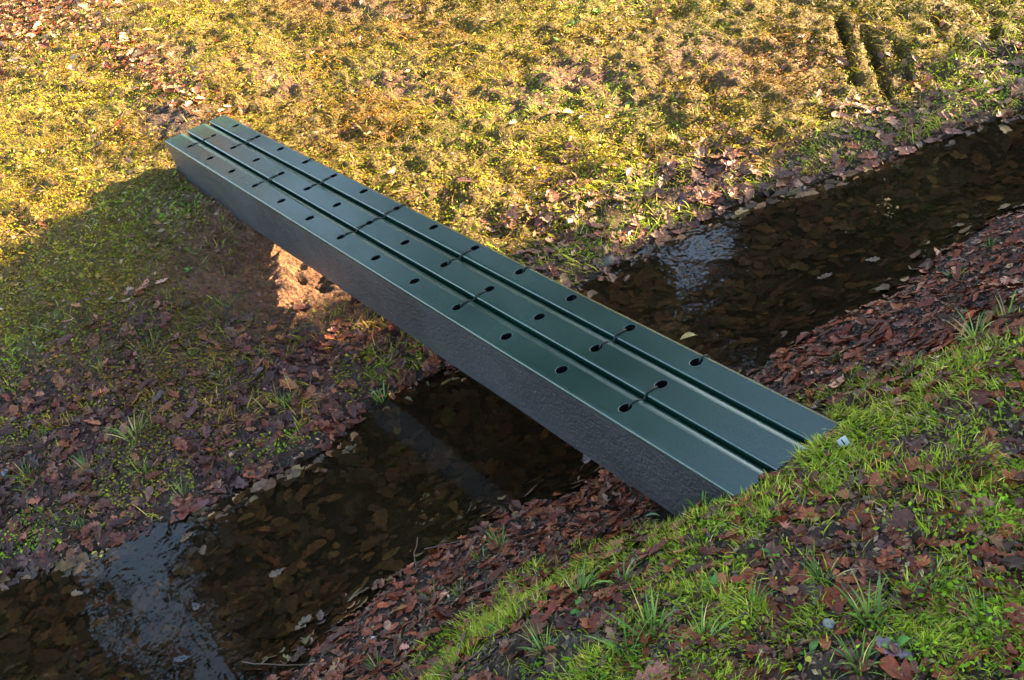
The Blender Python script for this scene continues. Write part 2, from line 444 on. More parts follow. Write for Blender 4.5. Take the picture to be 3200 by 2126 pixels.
def plank(j):
    bm = bmesh.new()
    y0 = j * PW
    lip = -.050; cre = .030; end = .0590
    ye = end if j < 2 else BY1 - 2 * PW
    nh = 24
    hy0, hy1 = -.038, .0235
    if j == 2: cre, hy1 = .0235, .0198
    xs = [BX0] + [(i - .5) * S for i in range(1, 14)] + [BX1]
    cells = []
    cells.append((BX0, -.5 * S + S, 0.0))
    for i in range(1, 13): cells.append(((i - .5) * S, (i + .5) * S, i * S))
    cells.append((12.5 * S, BX1, None))
    def v(x, y, z): return bm.verts.new((x, y0 + y, z))
    bounds = sorted(set([c[0] for c in cells] + [c[1] for c in cells]))
    # strips with cross-section steps outside the holed strip, one length per cell
    def wob(x): return .0007 * math.sin(x * 2.1 + j * 2.0) + .0001 * math.sin(x * 13.7 + j)
    left = [(lip + .0012, -.040), (lip, -.0075), (lip + .0004, -.0050), (lip + .0014, -.0028), (lip + .0030, -.0011), (lip + .0050, -.0001), (lip + .0070, .0003), (hy0, 0.0003)]
    if j == 0: left = [(lip + .004, -.0085), (lip, -.0080)] + left[2:]
    right = [(hy1, 0.0003), (cre - .0016, .0003), (cre, .0012), (cre + .0016, -.0003), (cre + .3 * (ye - cre), -.0020), (cre + .62 * (ye - cre), -.0055), (ye - .005, -.0098), (ye - .001, -.0125), (ye, -.042)]
    def strip(pts):
        sub = []
        for a, b in zip(bounds[:-1], bounds[1:]):
            n = 6
            for q in range(n): sub.append(a + (b - a) * q / n)
        sub.append(bounds[-1])
        rows = [[v(x, py, pz + (wob(x) if pz > -.02 else 0)) for (py, pz) in pts] for x in sub]
        for r0, r1 in zip(rows[:-1], rows[1:]):
            for k in range(len(pts) - 1):
                bm.faces.new((r0[k], r1[k], r1[k + 1], r0[k + 1]))
        return rows
    rl = strip(left); rr = strip(right)
    # end caps of the plank
    for rows_l, rows_r, flip in ((rl[0], rr[0], False), (rl[-1], rr[-1], True)):
        vs = rows_l + rows_r
        if flip: vs = vs[::-1]
        bm.faces.new(vs)
    # holed strip
    for (xa, xb, hx) in cells:
        n = 6
        xx = [xa + (xb - xa) * q / n for q in range(n + 1)]
        zt = lambda x: .0003 + wob(x)
        if hx is None:
            A = [v(x, hy0, zt(x)) for x in xx]; B = [v(x, hy1, zt(x)) for x in xx]
            for k in range(n): bm.faces.new((A[k], A[k + 1], B[k + 1], B[k]))
            continue
        per = [(x, hy0) for x in xx] + [(xb, hy0 + (hy1 - hy0) * q / 4) for q in range(1, 4)] + [(x, hy1) for x in xx[::-1]] + [(xa, hy1 - (hy1 - hy0) * q / 4) for q in range(1, 4)]
        outer = [v(px, py, zt(px)) for px, py in per]
        hcx = hx; ax, ay = .0148, .0172
        inner, lowv, rim = [], [], []
        m = len(per)
        ang0 = []
        for (px, py) in per:
            # blend of angle and even spacing
            ang0.append(math.atan2(py / .033, (px - hcx) / .13))
        for t in ang0:
            cx_, cy_ = hcx + ax * math.cos(t), ay * math.sin(t)
            inner.append(v(cx_, cy_, zt(hcx) - .0008))
            rim.append(v(hcx + (ax + .0016) * math.cos(t), (ay + .0016) * math.sin(t), zt(hcx)))
            lowv.append(v(hcx + ax * .97 * math.cos(t), ay * .97 * math.sin(t), -.045))
        for k in range(m):
            k2 = (k + 1) % m
            bm.faces.new((outer[k], outer[k2], rim[k2], rim[k]))
            bm.faces.new((rim[k], rim[k2], inner[k2], inner[k]))
            bm.faces.new((inner[k], inner[k2], lowv[k2], lowv[k])).material_index = 1
    bmesh.ops.remove_doubles(bm, verts=bm.verts, dist=2e-5)
    bmesh.ops.recalc_face_normals(bm, faces=bm.faces)
    me = bpy.data.meshes.new('plank')
    bm.to_mesh(me); bm.free()
    for p in me.polygons: p.use_smooth = True
    me.set_sharp_from_angle(angle=math.radians(24))
    me.materials.append(M_GREEN); me.materials.append(M_RECESS_SHADE)
    return link(bpy.data.objects.new('plank', me), bridge)
for j in range(3): plank(j)

def box_obj(name, x0, x1, y0, y1, z0, z1, mat, parent, bev=.004, seg=2, cuts=0):
    bm = bmesh.new()
    bmesh.ops.create_cube(bm, size=1)
    for vv_ in bm.verts:
        vv_.co = ((x0 + x1) / 2 + vv_.co.x * (x1 - x0), (y0 + y1) / 2 + vv_.co.y * (y1 - y0), (z0 + z1) / 2 + vv_.co.z * (z1 - z0))
    if bev: bmesh.ops.bevel(bm, geom=bm.edges[:], offset=bev, segments=seg, affect='EDGES', profile=.5)
    me = bpy.data.meshes.new(name); bm.to_mesh(me); bm.free()
    for p in me.polygons: p.use_smooth = True
    me.set_sharp_from_angle(angle=math.radians(40))
    me.materials.append(mat)
    return link(bpy.data.objects.new(name, me), parent)

# side beam: a slab whose far lower corner is rounded off, slightly battered outwards
def side_slab(ya, yb, name):
    prof = []
    zt, zb = -.0090, -.212
    prof.append((BX0 + .002, zt)); prof.append((BX0 - .0, zt - .03))
    for q in range(9):
        a = math.pi + q / 8 * math.pi / 2
        prof.append((BX0 + .09 + .09 * math.cos(a), zb + .07 + .07 * math.sin(a)))
    n = 40
    for q in range(1, n + 1): prof.append((BX0 + .09 + (BX1 - BX0 - .09) * q / n, zb + .002 * math.sin(q * .9)))
    prof.append((BX1, zt))
    bm = bmesh.new()
    out = [bm.verts.new((x, ya + .004 * (zt - z) / .2 * (-1 if ya < .1 else 1) * -1, z)) for x, z in prof]
    inn = [bm.verts.new((x, yb, z)) for x, z in prof]
    bm.faces.new(out); bm.faces.new(inn[::-1])
    for k in range(len(prof)):
        k2 = (k + 1) % len(prof)
        bm.faces.new((out[k2], out[k], inn[k], inn[k2]))
    bmesh.ops.recalc_face_normals(bm, faces=bm.faces)
    me = bpy.data.meshes.new(name); bm.to_mesh(me); bm.free()
    me.materials.append(M_SIDE)
    return link(bpy.data.objects.new(name, me), bridge)
o = side_slab(BY0 + .0035, BY0 + .030, 'side_beam')
o['label'] = 'black grained side beam facing the left of the photo'
side_slab(BY1 - .0035, BY1 - .030, 'side_beam')
box_obj('light_block_plate', BX0 + .02, BX1 - .004, BY0 + .031, BY1 - .031, -.200, -.170, M_RECESS_SHADE, bridge)  # added to keep light out of the hollow below the holes
box_obj('end_cap', BX0 + .004, BX0 + .022, BY0 + .031, BY1 - .031, -.165, -.037, M_SIDE, bridge, .003)
box_obj('end_cap', BX1 - .022, BX1 - .004, BY0 + .031, BY1 - .031, -.165, -.037, M_SIDE, bridge, .003)

def tube(name, pts, rad, mat, parent=None, sides=6, taper=None):
    V, F = [], []
    n = len(pts); P = [Vector(p) for p in pts]
    for k in range(n):
        t = (P[min(k + 1, n - 1)] - P[max(k - 1, 0)]).normalized()
        a = t.cross(Vector((0, 0, 1)));
        if a.length < 1e-4: a = Vector((1, 0, 0))
        a.normalize(); b = t.cross(a)
        r = rad if taper is None else rad * taper[k]
        for s in range(sides):
            q = 2 * math.pi * s / sides
            V.append(P[k] + (a * math.cos(q) + b * math.sin(q)) * r)
    for k in range(n - 1):
        for s in range(sides):
            s2 = (s + 1) % sides
            F.append((k * sides + s, k * sides + s2, (k + 1) * sides + s2, (k + 1) * sides + s))
    F.append(tuple(range(sides))[::-1]); F.append(tuple((n - 1) * sides + s for s in range(sides)))
    me = bpy.data.meshes.new(name); me.from_pydata([tuple(v) for v in V], [], F); me.update()
    for p in me.polygons: p.use_smooth = True
    me.materials.append(mat)
    return link(bpy.data.objects.new(name, me), parent) if parent is not False else me

# tie wires from hole to hole over the joints between planks
def tie(i, j, to_next=True, w=1.0):
    x = i * S; y0 = j * PW
    jig = random.uniform(-.004, .004)
    if to_next:
        pts = [(x, y0 + .008, -.012), (x, y0 + .0145, .0015), (x + jig * .3, y0 + .024, .003), (x + jig, y0 + .035, .001), (x + jig * 1.3, y0 + .048, -.007),
               (x + jig, y0 + .060, -.009), (x, y0 + .0655, .0025), (x, y0 + .080, .0028), (x, y0 + PW - .0145, .0015), (x, y0 + PW - .008, -.012)]
    else:
        pts = [(x, y0 + .008, -.012), (x, y0 + .0145, .0015), (x, y0 + .024, .003), (x, y0 + .035, -.001), (x, y0 + .041, -.014), (x, y0 + .0425, -.05)]
    tube('tie_wire', pts, .0026 * w, M_WIRE, bridge)
for i in (0, 3, 6, 9, 12): tie(i, 0)
for i in (1, 4, 6, 8, 11): tie(i, 1)
for i in (3, 6, 9, 12): tie(i, 2, False)

# ------------------------------------------------------------------ scatter tools
def view_share(x, y):
    """1 inside the picture and its rim, thinner in the surroundings a step to the side would show"""
    z = height(x, y)
    px, py, zc = project(np.stack([x, y, z], -1))
    out = np.maximum.reduce([-px, px - 1024, -py, py - 680])
    return (zc > .12) * np.interp(out, [60, 140, 420, 520], [1, .5, .38, 0])

def sample(n, dens, margin=0, x0=-7, x1=5.2, y0=-2.9, y1=5.4, falloff=2.0):
    """about n points in and near the picture, density mask dens(x,y), thinner with distance from the viewer"""
    X, Y = [], []; got = 0
    while got < n:
        k = 300000
        x = rng.uniform(x0, x1, k); y = rng.uniform(y0, y1, k)
        d = np.hypot(np.hypot(x - CAM[0], y - CAM[1]), 1.7)
        keep = rng.random(k) < np.minimum(1, (3.0 / d) ** falloff)
        x, y = x[keep], y[keep]
        keep = rng.random(len(x)) < view_share(x, y); x, y = x[keep], y[keep]
        keep = rng.random(len(x)) < dens(x, y); x, y = x[keep], y[keep]
        X.append(x); Y.append(y); got += len(x)
    return np.concatenate(X)[:n], np.concatenate(Y)[:n]

def under_bridge(x, y): return (height0(x, y) > -.30) & (x > BX0 - .02) & (x < BX1 + .01) & (y > BY0 - .012) & (y < BY1 + .012)

def frames(nrm, yaw, tilt):
    """rotation matrices whose z axis is the ground normal tilted at random"""
    n = len(yaw)
    tz = nrm + np.stack([rng.normal(0, 1, n), rng.normal(0, 1, n), np.zeros(n)], -1) * tilt[:, None]
    tz /= np.linalg.norm(tz, axis=1, keepdims=True)
    a = np.stack([np.cos(yaw), np.sin(yaw), np.zeros(n)], -1)
    a -= tz * (a * tz).sum(1, keepdims=True); a /= np.linalg.norm(a, axis=1, keepdims=True)
    b = np.cross(tz, a)
    return np.stack([a, b, tz], -1)

def instance(tmpl, faces, pos, Rm, scale, col):
    """bake copies of template verts (k,3) into one array"""
    n = len(pos); k = len(tmpl)
    V = np.einsum('nij,kj->nki', Rm, tmpl) * scale[:, None, None] + pos[:, None, :]
    F = (faces[None] + (np.arange(n) * k)[:, None, None]).reshape(-1, faces.shape[1])
    Cc = np.repeat(col, k, axis=0)
    return V.reshape(-1, 3), F, Cc

def merge(parts):
    V, F, Cc, off = [], [], [], 0
    for v, f, c in parts:
        V.append(v); F.append(f + off); Cc.append(c); off += len(v)
    return np.concatenate(V), np.concatenate(F), np.concatenate(Cc)

def pal(n, cols, wts, jit=.22):
    cols = np.array(cols); w = np.array(wts, float); w /= w.sum()
    c = cols[rng.choice(len(cols), n, p=w)]
    c = c * np.exp(rng.normal(0, jit, (n, 1))) * np.exp(rng.normal(0, jit * .3, (n, 3)))
    return np.clip(c, .003, .8)

# oak leaf templates: length 1, lobed outline, curled
OUT = [(0.0, .015), (.08, .03), (.16, .13), (.25, .20), (.31, .13), (.42, .27), (.50, .31), (.56, .18), (.68, .30), (.77, .28), (.81, .16), (.90, .17), (.97, .10), (1.0, .01)]
def oak(seed, low=False):
    r = random.Random(seed)
    o_ = OUT if not low else [OUT[k] for k in (0, 3, 4, 6, 7, 9, 12, 13)]
    curl = r.uniform(.05, .55) * r.choice((1, 1, -1)); roll = r.uniform(-.15, .75); tw = r.uniform(-.35, .35); side = r.uniform(-.12, .12)
    V = []
    for (t, w) in o_:
        zc = curl * ((t - .5) ** 2 - .25) * .9
        yc = side * math.sin(t * 3.1)
        wl = w * r.uniform(.72, 1.15); wr = w * r.uniform(.72, 1.15)
        V.append((t - .5, yc + wl * math.cos(roll * w * 2), zc + roll * wl * .55 + tw * (t - .5) * wl + r.uniform(-.02, .03)))
        V.append((t - .5, yc, zc - .012))
        V.append((t - .5, yc - wr * math.cos(roll * w * 2), zc + roll * wr * .55 - tw * (t - .5) * wr + r.uniform(-.02, .03)))
    F = []
    for k in range(len(o_) - 1):
        a = 3 * k
        F += [(a, a + 1, a + 4), (a, a + 4, a + 3), (a + 1, a + 2, a + 5), (a + 1, a + 5, a + 4)]
    V = np.array(V); V[:, 2] -= V[:, 2].min() * .7
    return V, np.array(F)

RED = [(.158, .034, .014), (.217, .049, .018), (.098, .028, .014), (.269, .077, .031), (.143, .052, .034), (.359, .161, .094), (.067, .025, .014)]
PUR = [(.098, .029, .017), (.062, .023, .017), (.147, .041, .020), (.098, .041, .034), (.210, .071, .035), (.266, .103, .055), (.042, .017, .012)]  # dark left bank leaves, their colour lowered further for the shade there
PINK = [(.178, .074, .050), (.230, .108, .075), (.136, .048, .028), (.111, .056, .046), (.281, .144, .090), (.076, .032, .021)]
TAN = [(.240, .120, .068), (.320, .192, .120), (.176, .068, .036), (.160, .040, .024), (.368, .248, .160), (.112, .056, .036)]
def leafcols(x, y):
    n = len(x)
    red = pal(n, RED, [3, 2.5, 2.5, 1.2, 1.2, .4, 2]); pur = pal(n, PUR, [3, 3, 2, 2, 1, .5, 2.5])
    pnk = pal(n, PINK, [3, 2, 2, 1.5, 1, 1.2]); tan = pal(n, TAN, [3, 2, 1.5, 1.2, 1, 1])
    c = np.where((x > xn(y) - .1)[:, None], red, np.where((y < .35)[:, None], pur, pnk))
    return np.where((x < .75 + .25 * np.clip(y, 0, 3))[:, None], tan, c)

# ------------------------------------------------------------------ leaf litter (population; the largest become single leaves)
NL = 22500
lx, ly = sample(NL, lambda x, y: m_litter(x, y) ** 1.5 * ((x < xf(y) + .02) | (x > xn(y) - .02)), falloff=1.3)
keep = ~under_bridge(lx, ly); lx, ly = lx[keep], ly[keep]; NL = len(lx)
lz = height(lx, ly)
lsz = np.clip(rng.lognormal(math.log(.047), .36, NL), .018, .092)
small = rng.random(NL) < .38; lsz[small] *= .45
lsz = np.where((lx > xn(ly)) & (lx < xn(ly) + .45), lsz * .78, lsz)
lnr = normal_at(lx, ly)
lyaw = rng.uniform(0, 2 * np.pi, NL)
ltilt = np.abs(rng.normal(.13, .13, NL))
lR = frames(lnr, lyaw, ltilt)
lift = rng.uniform(.001, .012, NL)
lP = np.stack([lx, ly, lz], -1) + lnr * lift[:, None]
lC = leafcols(lx, ly)
px, py, zc = project(lP)
vis = (px > 8) & (px < 1016) & (py > 8) & (py < 672)
# foreshortened size in the picture
vd = (CAM - lP) / np.linalg.norm(CAM - lP, axis=1, keepdims=True)
face = np.abs((lR[:, :, 2] * vd).sum(1))
appear = np.where(vis, lsz / zc * (.35 + face) * (1 + .6 * (lift / .016)), 0)
big = np.argsort(-appear)[:300]
rest = np.ones(NL, bool); rest[big] = False

def lift_clear(P, R, s, T, clear=.002, idxs=None):
    """raise a piece so that it rests on the ground instead of sinking in"""
    W = (R @ T.T).T * s + P
    g = height(W[:, 0], W[:, 1])
    dz = np.median(g + clear - W[:, 2])
    return P + np.array([0, 0, dz])

parts = []
rid = np.where(rest)[0]
tm = rng.integers(0, 8, len(rid))
for k in range(8):
    ii = rid[tm == k]
    T, Fq = oak(100 + k, low=(k % 2 == 1))
    parts.append(instance(T, Fq, lP[ii], lR[ii], lsz[ii], lC[ii]))
# russet drifts farther up the field
NF = 2600
ux, uy = sample(NF, lambda x, y: (x < -.5) * np.clip(np.maximum.reduce([blob(x, y, -1.6, .35, 1.1, .16), sstep(-1.8, -3.2, x) * sstep(1.1, .3, y) * np.clip(3.2 * (fbm(x, y, 1.6, 3, 141) - .36), 0, 1), .10 * np.clip(6 * (fbm(x, y, 2.2, 3, 143) - .5), .1, 1)]), 0, 1), falloff=0)
un = normal_at(ux, uy)
uR = frames(un, rng.uniform(0, 6.28, NF), np.abs(rng.normal(.25, .2, NF)))
uP = np.stack([ux, uy, height(ux, uy)], -1) + un * rng.uniform(.012, .03, NF)[:, None]
T, Fq = oak(777, low=True)
parts.append(instance(T, Fq, uP, uR, np.clip(rng.lognormal(math.log(.055), .3, NF), .025, .10), pal(NF, TAN + RED[:3], [3, 2, 2, 2, .8, 1, 1, 1, 1])))
V, F, Cc = merge(parts)
o = obj_np('leaf_litter', V, F, [M_LEAF], col=Cc)
tag(o, 'brown and purple fallen oak leaves matted over both banks', 'leaf litter', kind='stuff')

leaf_me = []
for k in range(12):
    T, Fq = oak(300 + k)
    # stalk
    n0 = len(T)
    st = np.array([(-.5, .008, T[1, 2]), (-.5, -.008, T[1, 2]), (-.66, 0.0, T[1, 2] + .03)])
    T2 = np.concatenate([T, st]); F2 = np.concatenate([Fq, [[n0, n0 + 1, n0 + 2]]])
    leaf_me.append((T2, mesh_np('oak_leaf_%d' % k, T2, F2, [M_LEAFO], smooth=False)))
def leaf_words(c):
    r, g, b = c
    if r > .27: return 'pale tan'
    if b > .75 * r * .55 and r < .14 and b > .045: return 'purplish grey'
    if r / max(g, 1e-4) > 3.2: return 'deep red'
    if r > .15: return 'russet'
    return 'dark brown'
LANDMARKS = [(150, 60, 'in the top left corner'), (450, 230, 'beyond the far end of the bridge'), (60, 620, 'by the left border, halfway down'), (300, 720, 'in the shade of the left bank'),
 (120, 900, 'on the left bank near the border'), (330, 900, 'low on the left bank'), (560, 800, 'below the lit bare earth'), (560, 1000, 'on the left bank above the water'),
 (800, 860, 'between bare earth and the waterline'), (100, 1150, 'at the lower left border'), (300, 1150, 'just above the left water edge'), (1330, 500, 'behind the middle of the deck'),
 (1550, 430, 'in the pink litter behind the deck'), (1800, 350, 'on the litter strip below the sunlit bank'), (2150, 250, 'at the upper right water edge'), (2050, 700, 'in wet litter right of the bridge'),
 (1850, 850, 'beside the deck on the near bank'), (2280, 600, 'in wet litter by the right border'), (2200, 720, 'in red litter by the deck end'), (1950, 1000, 'in grass at the deck end'),
 (2200, 950, 'in grass by the right border'), (1850, 1150, 'on trampled ground below the deck end'), (2150, 1200, 'in the right part of the near grass'), (1450, 1130, 'under the near end of the black beam'),
 (1250, 1200, 'at the near water edge'), (1050, 1320, 'in the red litter of the near bank'), (850, 1450, 'in the red litter near the bottom'), (700, 1540, 'at the bottom where litter meets water'),
 (1350, 1300, 'where red litter meets the near grass'), (1600, 1300, 'in grass below the black beam'), (1150, 1480, 'in grass at the bottom border, left'), (1500, 1480, 'in grass at the bottom, centre'),
 (1850, 1350, 'in the middle of the near grass'), (1900, 1500, 'in grass at the bottom, right of centre'), (2250, 1400, 'in the bottom right corner')]
def place_words(px_, py_):
    d = [(px_ * 2360 / 1024 - a) ** 2 + ((py_ * 2360 / 1024 - b) * 1.2) ** 2 for a, b, _ in LANDMARKS]
    return LANDMARKS[int(np.argmin(d))][2]
used_labels = {}
for ii in big:
    T2, me = leaf_me[int(rng.integers(0, 12))]
    P = lift_clear(lP[ii], lR[ii], lsz[ii], T2, .004)
    ob = bpy.data.objects.new('oak_leaf', me)
    MM = Matrix.Identity(4)
    for r in range(3):
        for c in range(3): MM[r][c] = lR[ii][r][c] * lsz[ii]
        MM[r][3] = P[r]
    ob.matrix_world = MM
    ob.color = (*lC[ii], 1)
    link(ob)
    curl = 'large ' if lsz[ii] > .066 else ('small ' if lsz[ii] < .045 else '')
    tip = 'tilted ' if lR[ii][2][2] < .86 else ''
    cw = leaf_words(lC[ii]); pw = place_words(px[ii], py[ii])
    tag(ob, '%s%s%s oak leaf %s' % (curl, tip, cw, pw), 'leaf', 'fallen oak leaves ' + pw)
    used_labels.setdefault(ob['label'], []).append((float(px[ii]), ob))
ORD = ['leftmost', 'second from left', 'third from left', 'fourth from left', 'fifth from left', 'sixth from left', 'seventh from left', 'eighth from left', 'ninth from left', 'tenth from left', 'eleventh from left', 'twelfth from left'] + [w + ' from left' for w in ('thirteenth', 'fourteenth', 'fifteenth', 'sixteenth', 'seventeenth', 'eighteenth', 'nineteenth')]
for lab, lst in used_labels.items():
    if len(lst) > 1 and len(lst) <= 20:
        for k, (_, ob) in enumerate(sorted(lst, key=lambda q: q[0])):
            new = lab + ', ' + (ORD[k] if k < len(lst) - 1 else 'rightmost')
            if len(new.split()) <= 16: ob['label'] = new

# drowned leaves on the bed of the brook
NB = 5600
bx, by = sample(NB, lambda x, y: ((x > xf(y) + .03) & (x < xn(y) - .03)) * np.clip(.35 + 3 * (fbm(x, y, 4, 3, 131) - .4), .15, 1), falloff=1.0)
bz = height(bx, by)
bs_ = np.clip(rng.lognormal(math.log(.044), .40, NB), .015, .10)
bR = frames(normal_at(bx, by), rng.uniform(0, 6.28, NB), np.abs(rng.normal(.1, .12, NB)))
bP = np.stack([bx, by, np.minimum(bz + rng.uniform(.002, .04, NB), WATER_Z - .004)], -1)
bC = pal(NB, [(.12, .064, .028), (.080, .046, .024), (.165, .088, .038), (.055, .034, .021), (.20, .12, .055), (.12, .042, .021)], [3, 3, 1.6, 3, .7, .7], .3)
parts = []
tm = rng.integers(0, 4, NB)
for k in range(4):
    T, Fq = oak(500 + k, low=True)
    T = T * np.array([1, 1.15, .5])
    ii = np.where(tm == k)[0]
    parts.append(instance(T, Fq, bP[ii], bR[ii], bs_[ii], bC[ii]))
V, F, Cc = merge(parts)
o = obj_np('drowned_leaves', V, F, [M_WETLEAF], col=Cc)
tag(o, 'dark drowned oak leaves carpeting the bed of the brook', 'leaf litter', kind='stuff')

# ------------------------------------------------------------------ moss and small herbs of the far bank
def bits(n, dens, palette, wts, smin, smax, lift, tilt, name, label, cat, mat, elong=1.0, falloff=1.0, clump=None, margin=90):
    x, y = sample(n, dens, falloff=falloff, margin=margin)
    k = ~under_bridge(x, y); x, y = x[k], y[k]; n = len(x)
    nr = normal_at(x, y)
    R = frames(nr, rng.uniform(0, 6.28, n), np.abs(rng.normal(tilt, tilt * .6, n)))
    s = rng.uniform(smin, smax, n)
    P = np.stack([x, y, height(x, y)], -1) + nr * (rng.random(n) ** 1.5 * lift)[:, None]
    if clump is not None: P[:, 2] += clump(x, y)
    T = np.array([(-.5 * elong, 0, 0), (0, -.32, .12), (.5 * elong, 0, .02), (0, .32, .12)])
    Fq = np.array([(0, 1, 2), (0, 2, 3)])
    c = pal(n, palette, wts, .17)
    # slow drift of hue over the bank
    g = fbm(x, y, 1.3, 3, 91)[:, None] - .5
    g2 = fbm(x, y, 3.1, 3, 93)[:, None] - .5
    c = np.clip(c * (1 + g * np.array([.9, 1.7, .6]) + g2 * np.array([1.1, .3, .6])), .003, .8)
    v, f, cc = instance(T, Fq, P, R, s, c)
    o = obj_np(name, v, f, [mat], col=cc)
    tag(o, label, cat, kind='stuff'); return o
MOSSPAL = [(.228, .173, .008), (.171, .159, .008), (.102, .127, .008), (.244, .150, .025), (.163, .086, .027), (.057, .082, .008), (.293, .200, .055)]
bits(230000, lambda x, y: np.clip(m_moss(x, y), 0, 1) * np.clip(.6 + 3.2 * (fbm(x, y, 7, 4, 95) - .45), .22, 1),
     MOSSPAL, [3, 3, 2.4, 1.6, 1.5, 1.4, .5], .005, .014, .016, .6, 'moss', 'yellow green moss and small herbs carpeting the sunlit far bank', 'moss', M_MOSS, 1.1, 1.0,
     clump=lambda x, y: .03 * np.clip(fbm(x, y, 16, 2, 97) - .4, 0, 1))
bits(66000, lambda x, y: np.clip((x - xn(y) > .25) * m_grass(x, y) + .6 * ((x - xf(y) < -.05) * (1 - m_moss(x, y)) * (1 - np.clip(1.2 * m_soil(x, y), 0, 1)) * (fbm(x, y, 6, 3, 99) > .50)), 0, 1),
     [(.20, .26, .02), (.15, .22, .02), (.24, .27, .025), (.18, .15, .03), (.10, .15, .015)], [3, 3, 2, 1, 2], .005, .014, .014, .55, 'bank_moss', 'fresh green moss between the leaves and grass of the shaded banks', 'moss', M_MOSS, 1.1, 1.2)

bits(20000, lambda x, y: np.clip(m_moss(x, y) * .8 + m_soil(x, y) * .3 * (x < 1), 0, 1) * np.clip(.3 + 3 * (fbm(x, y, 5, 3, 121) - .4), .1, 1),
     [(.21, .135, .035), (.16, .15, .026), (.25, .145, .075), (.19, .09, .045), (.11, .13, .02), (.28, .18, .10)], [2, 2, 1.4, 1.4, 2, .7], .013, .032, .02, .5,
     'herb_scraps', 'small herb leaves and leaf scraps in the moss of the far bank', 'leaf litter', M_MOSS, 1.25, .8)
DEB = [(.125, .069, .044), (.075, .048, .035), (.200, .112, .069), (.300, .188, .112), (.056, .037, .030), (.150, .056, .035)]
bits(105000, lambda x, y: np.clip((x > xn(y)) * .9 + (x < xf(y)) * (.25 + .5 * (1 - m_moss(x, y))) * (1 - .75 * np.clip(m_soil(x, y), 0, 1)), 0, 1), DEB, [3, 3, 2, 1, 2, 1.5], .004, .016, .008, .35,
     'leaf_crumbs', 'brown crumbs of rotted leaf and earth strewn over both banks', 'leaf litter', M_LEAF, 1.3, 1.2)

# ------------------------------------------------------------------ grass
def blades(x, y, z, length, width, az, lean, bend, col, nseg=3):
    n = len(x)
    d = np.stack([np.cos(az), np.sin(az)], -1)
    t = np.linspace(0, 1, nseg + 1)
    ang = lean[:, None] + bend[:, None] * t[None]
    seg = length[:, None] / nseg
    h = np.concatenate([np.zeros((n, 1)), np.cumsum(np.sin(ang[:, :-1]) * seg, 1)], 1)
    v = np.concatenate([np.zeros((n, 1)), np.cumsum(np.cos(ang[:, :-1]) * seg, 1)], 1)
    side = np.stack([-d[:, 1], d[:, 0]], -1)
    tw = rng.normal(0, .6, n)
    sd = side * np.cos(tw)[:, None] + d * np.sin(tw)[:, None]
    V = []
    for k in range(nseg + 1):
        c = np.stack([x + d[:, 0] * h[:, k], y + d[:, 1] * h[:, k], z + v[:, k]], -1)
        if k < nseg:
            w = width * (1 - (k / nseg) ** 1.6 * .75) * .5
            o_ = np.concatenate([sd * w[:, None], np.zeros((n, 1))], 1)
            V += [c - o_, c + o_]
        else: V += [c]
    V = np.stack(V, 1); k = V.shape[1]
    F = []
    for s in range(nseg - 1): F += [(2 * s, 2 * s + 1, 2 * s + 3), (2 * s, 2 * s + 3, 2 * s + 2)]
    F += [(2 * nseg - 2, 2 * nseg - 1, 2 * nseg)]
    F = np.array(F)
    Fa = (F[None] + (np.arange(n) * k)[:, None, None]).reshape(-1, 3)
    return V.reshape(-1, 3), Fa, np.repeat(col, k, axis=0)

def lawn(n, dens, lmin, lmax, wid, cols, wts, leanm, name, label, falloff=1.2):
    x, y = sample(n, dens, falloff=falloff)
    k = ~under_bridge(x, y); x, y = x[k], y[k]; n = len(x)
    L = rng.uniform(lmin, lmax, n) * (.6 + .8 * fbm(x, y, 5, 2, 103))
    az = 6.28 * fbm(x, y, 7, 2, 105) * 2 + rng.normal(0, .9, n)
    g = fbm(x, y, 1.3, 3, 91) - .5; g2 = fbm(x, y, 3.1, 3, 93) - .5
    hue = np.stack([1 + .9 * g + 1.0 * g2, 1 + 1.5 * g + .2 * g2, 1 + .6 * g], -1) if falloff == 1.0 else 1.0
    V, F, Cc = blades(x, y, height(x, y) - .003, L, wid * rng.uniform(.6, 1.4, n), az, np.abs(rng.normal(leanm, .3, n)), rng.uniform(.2, 1.3, n), np.clip(pal(n, cols, wts, .2) * hue, .003, .8))
    o = obj_np(name, V, F, [M_GRASS], col=Cc)
    tag(o, label, 'grass', kind='stuff')
GREEN = [(.228, .299, .015), (.316, .363, .022), (.152, .215, .013), (.380, .384, .044), (.493, .402, .110)]
lawn(84000, m_grass, .014, .042, .0026, GREEN, [3, 3, 2, 2, .7], .75, 'near_grass', 'short green grass growing through the leaves of the near bank')
lawn(122000, lambda x, y: np.clip(m_moss(x, y), 0, 1) * np.clip((fbm(x, y, 2.5, 3, 107) - .25) * 2.4, 0.15, 1), 0.018, .068, .0034,
     [(.27, .155, .018), (.22, .148, .010), (.165, .148, .008), (.31, .18, .045), (.095, .125, .008), (.18, .085, .026)], [2.2, 2.6, 2.8, .7, 1.7, 1.2], 1.15, 'straw_grass', 'short matted golden grass and straw in the moss of the far bank', 1.0)
lawn(11500, lambda x, y: (x - xf(y) < -.02) * (1 - m_moss(x, y)) * (1 - .9 * np.clip(m_soil(x, y), 0, 1)) * (fbm(x, y, 5, 3, 109) > .52), .02, .07, .003, GREEN + [(.25, .2, .07)], [3, 3, 2, 2, 1, 1.5], .9, 'bank_grass', 'sparse green grass among the wet leaves of the far bank', 1.0)

